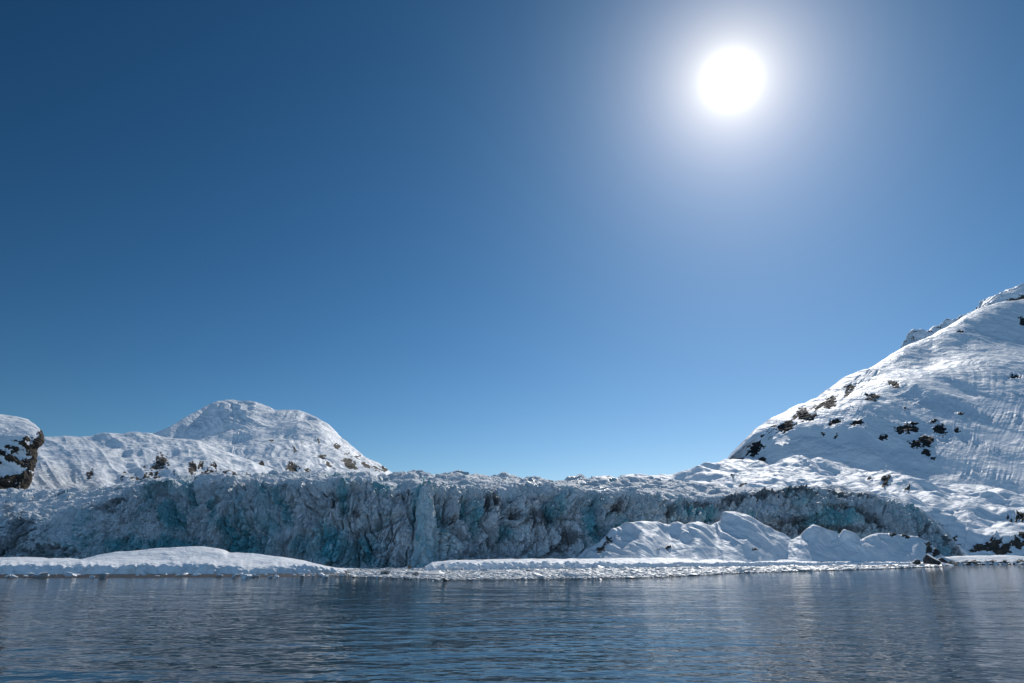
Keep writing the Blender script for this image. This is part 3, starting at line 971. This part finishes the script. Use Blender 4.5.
def build_bank_left():
    px = np.linspace(-140, 345, 1300)
    lipD = poly(px, [(-140, 188), (0, 195), (150, 198), (280, 203), (332, 212), (345, 216)])
    lipz = poly(px, [(-140, 2.9), (200, 2.8), (290, 2.4), (320, 1.9), (336, 1.0), (345, .2)])
    crest = [(-140, 557), (0, 558), (20, 557.2), (50, 559), (66, 557.8), (82, 558.8), (95, 556), (105, 553.5), (117, 551.5), (140, 549.5), (160, 548), (182, 547), (205, 547.3), (217, 548.6), (224, 550.5), (229, 553.5), (236, 552.8), (250, 554), (282, 557),
             (300, 560), (317, 564), (332, 568), (345, 571.5)]
    c = at(px, smooth(poly(px, crest), 15), lipD + 34)
    c[:, 2] = np.maximum(c[:, 2], lipz * .6)
    m = at(px, smooth(poly(px, [(-140, 560), (0, 561), (80, 561), (120, 559.5), (200, 559), (236, 558.5), (282, 560.5), (317, 566), (345, 572)]), 15), lipD + 18)
    b = c + np.array([0, 26, 0])
    b[:, 2] = .5
    P = loft(bank_profile(px, lipD, lipz, [m, c, b], 3.0), [14, 22, 14, 50, 60, 20])
    N = normals(P)
    N *= np.where((N[..., 2:3] - .5 * N[..., 1:2]) > 0, 1, -1)
    vi = np.arange(P.shape[0])[:, None]
    fr = 1 - sstep(36, 60, vi)
    a = worley(P * np.array([1, 1, 1.4]) / 1.4)
    a2 = worley(P / 3.5 + 4)
    lumps = fr * ((.55 - a[0]) * .5 + .45 * (.6 - a2[0]) + .9 * fbm(P * .16 + 3, 3, .6)) + (1 - fr) * (.75 * fbm(P * .05, 3) + .10 * fbm(P * .3, 3))
    P = P + N * lumps[..., None] * (1 - .5 * sstep(150, 178, vi))[..., None]
    o = mesh_grid('snow_bank', P, SNOW_NEAR, {'rock': 0 * P[..., 0]})
    tag(o, 'smooth low snow bank at the left shore with one rounded hump', 'snow bank', kind='structure')


build_bank_left()


def build_bank_right():
    px = np.linspace(425, 1180, 1900)
    lipD = smooth(poly(px, LIP_D), 41)
    ztop = poly(px, [(425, .2), (432, 1.8), (450, 2.5), (520, 2.6), (600, 2.3), (660, 2.2), (750, 2.2), (850, 2.0), (930, 1.5), (968, 1.6), (1200, 2.2)])
    m = atz(px, ztop + .4, lipD + 8)
    c = atz(px, ztop + .9 + poly(px, [(425, 0), (560, .3), (640, .9), (900, .8), (960, 2.0), (1024, 2.4), (1200, 2.8)]), lipD + 24)
    b = atz(px, ztop + poly(px, [(425, -1), (560, 0), (700, 1.0), (960, 2.4), (1200, 4)]), lipD + 75)
    P = loft(bank_profile(px, lipD, ztop, [m, c, b], 9.0), [14, 22, 14, 24, 24, 26])
    N = normals(P)
    N *= np.where((N[..., 2:3] - .5 * N[..., 1:2]) > 0, 1, -1)
    vi = np.arange(P.shape[0])[:, None]
    fr = 1 - sstep(40, 62, vi)
    px_, py_ = topx(P)
    lf = 1 - .5 * sstep(560, 660, px_)
    a = worley(P * np.array([1, 1, 1.4]) / 1.6)
    a2 = worley(P / 4.0 + 4)
    lumps = fr * lf * ((.55 - a[0]) * 1.0 + .7 * (.6 - a2[0]) + 1.1 * fbm(P * .16 + 3, 3, .6)) + (1 - fr) * (.4 * fbm(P * .08, 3) + lf * .7 * (.5 - a2[0]) * sstep(1.2, .6, vi / 100))
    P = P + N * lumps[..., None]
    rock = spots(P, [(975, 562, 8, 1.5), (990, 561.5, 6, 1.2), (1005, 562, 7, 1.4), (1020, 561, 6, 1.4), (950, 563, 10, 1.5), (1040, 561, 14, 1.5)], .5)
    rock = rock + .35 * fr * sstep(.1, .5, fbm(P * .25, 3)) * sstep(-.2, .4, 1.0 - P[..., 2])
    o = mesh_grid('snow_bank', P, SNOW_NEAR, {'rock': rock})
    tag(o, 'long narrow snow shelf with a broken edge along the right shore', 'snow bank', kind='structure')


build_bank_right()

# ------------------------------------------------------------------ beach, brash ice, chunks and boulders
GRAVEL = simple_mat('wet_gravel', (.018, .018, .019), (.055, .050, .045), 1.2, .6, .15)
SLUSH = simple_mat('slush', (.46, .49, .51), (.66, .67, .67), .9, .5, .15)
FRAG = simple_mat('fragment_ice', (.42, .45, .48), (.72, .73, .73), .25, .5, .05, (.3, .7))
CHUNK = simple_mat('chunk_ice', (.48, .54, .60), (.74, .77, .80), 1.5, .45, .08)
DIRTY = simple_mat('dirty_ice', (.06, .065, .07), (.30, .32, .33), 1.6, .5, .1)
BOULD = capped_mat('shore_rock', (.02, .02, .022), (.07, .06, .05), .7)


def build_beach():
    px = np.linspace(-140, 350, 900)
    out = poly(px, [(-140, 155), (0, 160), (150, 163), (260, 168), (330, 172), (400, 182), (440, 215), (470, 240)]) + 1.5 * perlin(np.stack([px * .05, px * 0, px * 0], -1))
    inn = poly(px, [(-140, 200), (0, 205), (280, 212), (345, 235), (400, 262), (470, 262)])
    P = loft([atz(px, -.3 + 0 * px, out), atz(px, .12 + 0 * px, out + (inn - out) * .35), atz(px, .35 + 0 * px, inn)], [20, 20])
    P[..., 2] += .10 * fbm(P * .5, 3)
    o = mesh_grid('gravel_beach', P, GRAVEL)
    tag(o, 'dark wet gravel strip below the left snow bank', 'beach', kind='structure')


build_beach()

BR_OUT = [(290, 200), (330, 190), (370, 176), (400, 168), (450, 157), (520, 160), (600, 168), (660, 176), (700, 196), (750, 226), (800, 246), (850, 268), (900, 305), (940, 350)]


def ico():
    t = (1 + 5 ** .5) / 2
    V = np.array([(-1, t, 0), (1, t, 0), (-1, -t, 0), (1, -t, 0), (0, -1, t), (0, 1, t), (0, -1, -t), (0, 1, -t), (t, 0, -1), (t, 0, 1), (-t, 0, -1), (-t, 0, 1)], float)
    V /= np.linalg.norm(V[0])
    Fc = np.array([(0, 11, 5), (0, 5, 1), (0, 1, 7), (0, 7, 10), (0, 10, 11), (1, 5, 9), (5, 11, 4), (11, 10, 2), (10, 7, 6), (7, 1, 8), (3, 9, 4), (3, 4, 2), (3, 2, 6), (3, 6, 8),
                   (3, 8, 9), (4, 9, 5), (2, 4, 11), (6, 2, 10), (8, 6, 7), (9, 8, 1)])
    return V, Fc


IV, IF = ico()
rng = np.random.RandomState(11)


def subdiv(V, Fc, n=1):
    for _ in range(n):
        nv = list(map(tuple, V))
        cache = {}
        nf = []

        def mid(a, b):
            k = (min(a, b), max(a, b))
            if k not in cache:
                p = (np.array(nv[a]) + np.array(nv[b])) / 2
                nv.append(tuple(p / np.linalg.norm(p)))
                cache[k] = len(nv) - 1
            return cache[k]
        for a, b, c in Fc:
            ab, bc, ca = mid(a, b), mid(b, c), mid(c, a)
            nf += [(a, ab, ca), (b, bc, ab), (c, ca, bc), (ab, bc, ca)]
        V, Fc = np.array(nv), np.array(nf)
    return V, Fc


SV, SF = subdiv(IV, IF, 3)


def blocky(seed, planes=9):
    """a broken block: a unit ball cut by random planes"""
    r = np.random.RandomState(seed)
    V = SV.copy()
    for _ in range(planes):
        n = r.normal(size=3)
        n /= np.linalg.norm(n)
        h = r.uniform(.45, .8)
        d = V @ n
        V = V - np.where(d > h, d - h, 0)[:, None] * n
    V = V * (1 + .06 * fbm(V * 2.5 + seed, 2)[:, None])
    return V


def build_brash():
    # slush sheet
    px = np.linspace(300, 945, 900)
    out = poly(px, BR_OUT) + 6.0 * perlin(np.stack([px * .08, px * 0, px * 0], -1)) + 4.0 * perlin(np.stack([px * .3, px * 0, px * 0], -1)) + 6
    inn = np.maximum(poly(px, LIP_D) + 4, out + 6)
    inn = np.where(px < 432, np.maximum(inn, 312), inn)
    n = 5200
    cx = rng.uniform(0, 1, n)
    P = loft([atz(px, .02 + 0 * px, out), atz(px, .14 + 0 * px, out * .5 + inn * .5), atz(px, .16 + 0 * px, inn)], [50, 50])
    P[..., 2] += .12 * fbm(P * .35, 3) * sstep(0, 10, np.arange(P.shape[0])[:, None])
    s = mesh_grid('slush_sheet', P, SLUSH)
    tag(s, 'pale slushy ice skin floating between the dark water and the snow shelf', 'ice', kind='stuff')
    # thousands of fragments, denser inward, open pieces at the outer edge
    base = np.random.RandomState(5)
    NV, NF, off = [], [], 0
    N = 12000
    pxs = base.uniform(300, 945, N)
    o_ = np.interp(pxs, [a for a, b in BR_OUT], [b for a, b in BR_OUT])
    i_ = np.interp(pxs, [a for a, b in LIP_D], [b for a, b in LIP_D])
    i_ = np.where(pxs < 432, 308, i_)
    # even density in the picture means 1/D sampling
    u = base.beta(1.15, 1.0, N)
    inv = (1 / (o_ - 3)) * (1 - u) + (1 / i_) * u
    D = 1 / inv
    size = base.lognormal(-1.6, .65, N) * (D / 200)
    for k in range(N):
        sxyz = size[k] * np.array([base.uniform(.8, 1.9), base.uniform(.7, 1.4), base.uniform(.22, .5)])
        a = base.uniform(0, 6.28)
        V = IV * (1 + base.uniform(-.28, .28, (12, 1))) * sxyz
        ca, sa = math.cos(a), math.sin(a)
        V = np.stack([V[:, 0] * ca - V[:, 1] * sa, V[:, 0] * sa + V[:, 1] * ca, V[:, 2]], -1)
        c = atz(pxs[k], .12 + size[k] * .12, D[k])
        NV.append(V + c)
        NF.append(IF + off)
        off += 12
    b = mesh_raw('brash_ice', np.concatenate(NV), np.concatenate(NF), FRAG)
    tag(b, 'strip of small white brash ice fragments floating along the shore', 'ice', kind='stuff')


build_brash()


def block(name, label, cat, group, px, D, size, mat, seed, z=None, proto=None):
    if proto is None:
        V = blocky(seed)
        me_o = mesh_raw(name, V, SF, mat, smooth_shade=False)
        o = me_o
    else:
        o = proto.copy()
        sc.collection.objects.link(o)
    o.scale = size
    r = np.random.RandomState(seed + 100)
    o.rotation_euler = (r.uniform(-.25, .25), r.uniform(-.25, .25), r.uniform(0, 6.28))
    p = atz(px, (size[2] * .35 if z is None else z), D)
    o.location = tuple(p)
    tag(o, label, cat, group)
    return o


# larger pieces one can tell apart
named = [
    ('dark dirty ice chunk alone in the pale brash, nearest the blue cave in the cliff', 386, 196, (1.5, 1.1, 1.35), DIRTY),
    ('dirty grey ice chunk in the brash, second to the right of the cave', 415, 185, (1.1, 1.0, .95), DIRTY),
    ('black ice covered boulder at the foot of the cliff, left of the shelf', 408, 285, (2.4, 1.6, 1.1), BOULD),
    ('rounded white ice block where the right snow shelf begins', 438, 252, (2.0, 1.6, 2.0), CHUNK),
    ('tall white ice block standing beside the start of the right shelf', 444, 249, (1.5, 1.3, 2.1), CHUNK),
    ('small brown stained chunk on the outer edge of the brash, below the shelf start', 445, 152, (.8, .6, .42), DIRTY),
]
for i, (lab, px, D, s, m) in enumerate(named):
    nm = 'boulder' if m is BOULD else 'ice_chunk'
    block(nm, lab, 'boulder' if m is BOULD else 'ice chunk', None, px, D, s, m, 40 + i)

chunk_protos = []
r = np.random.RandomState(21)
k = 0
# blocks that calved off the shelf edge
for i in range(70):
    px = r.uniform(436, 930)
    D = np.interp(px, [a for a, b in LIP_D], [b for a, b in LIP_D]) - r.uniform(1.6, 5)
    s = r.uniform(.45, 1.3) * (1.35 if px < 600 else .9)
    pr = chunk_protos[i % 6] if i >= 6 else None
    o = block('ice_block', 'white snow block fallen at the foot of the right snow shelf edge', 'ice block', 'fallen blocks along the right snow shelf',
              px, D, (s * r.uniform(.9, 1.6), s, s * r.uniform(.6, .95)), CHUNK, 300 + i, proto=pr)
    if pr is None:
        chunk_protos.append(o)
# white lumps on the left gravel
for i in range(46):
    px = r.uniform(-10, 330)
    D = r.uniform(168, 192)
    s = r.uniform(.3, .8)
    if i % 6 == 0:
        s *= 1.6
    block('snow_lump', 'white ice lump stranded on the dark gravel below the left snow bank', 'ice lump', 'ice lumps on the left gravel beach',
          px, D, (s * r.uniform(1, 1.8), s, s * r.uniform(.5, .8)), CHUNK, 500 + i, z=.25 + s * .2, proto=chunk_protos[i % 6])
# dark stones in the brash
darks = []
for i in range(34):
    px = r.uniform(340, 900)
    o_, i_ = np.interp(px, [a for a, b in BR_OUT], [b for a, b in BR_OUT]), np.interp(px, [a for a, b in LIP_D], [b for a, b in LIP_D])
    D = o_ + (i_ - o_) * r.uniform(.02, .7)
    s = r.uniform(.28, .6) * D / 180
    pr = darks[i % 4] if i >= 4 else None
    o = block('dirty_ice_chunk', 'small dark stained ice chunk floating among white brash ice', 'ice chunk', 'dark chunks scattered in the brash ice', px, D,
              (s * 1.5, s, s * .8), DIRTY, 700 + i, proto=pr, z=.15)
    if pr is None:
        darks.append(o)
# stray pieces afloat on open water
for i in range(10):
    px = r.uniform(300, 800)
    D = np.interp(px, [a for a, b in BR_OUT], [b for a, b in BR_OUT]) - r.uniform(2, 9)
    s = r.uniform(.2, .4)
    block('ice_chunk', 'tiny ice piece drifting on open water just off the brash strip', 'ice chunk', 'stray ice pieces off the brash strip', px, D,
          (s * 1.6, s, s * .5), CHUNK, 800 + i, z=.03, proto=chunk_protos[i % 6])

# dark rocks at the right end of the shelf
rocks = [
    ('black wedge shaped rock between the last snow mound and the glacier end', 931, 390, (5.0, 4, 4.6), 2.2),
    ('slanting dark rock right of the wedge, at the end of the snow mounds', 940, 393, (6.0, 3.5, 3.2), 1.4),
    ('flat dark rock at the waterline under the wedge shaped one', 943, 388, (5.5, 3, 1.4), .4),
    ('small black rock on the mound end, leftmost of the rocks there', 917, 386, (2.4, 2, 1.8), 1.8),
    ('rough dark rock below the tapering tip of the glacier', 966, 432, (4.0, 3, 2.2), .8),
]
for i, (lab, px, D, s, z) in enumerate(rocks):
    block('boulder', lab, 'boulder', None, px, D, s, BOULD, 60 + i, z=z)
for i in range(22):
    px = r.uniform(950, 1075)
    D = np.interp(px, [a for a, b in LIP_D], [b for a, b in LIP_D]) - r.uniform(1.5, 7)
    s = r.uniform(.6, 1.7)
    block('boulder', 'dark shore boulder at the waterline below the right mountain', 'boulder', 'boulders along the far right waterline', px, D,
          (s * 1.5, s, s * .7), BOULD, 900 + i, z=.15, proto=None)
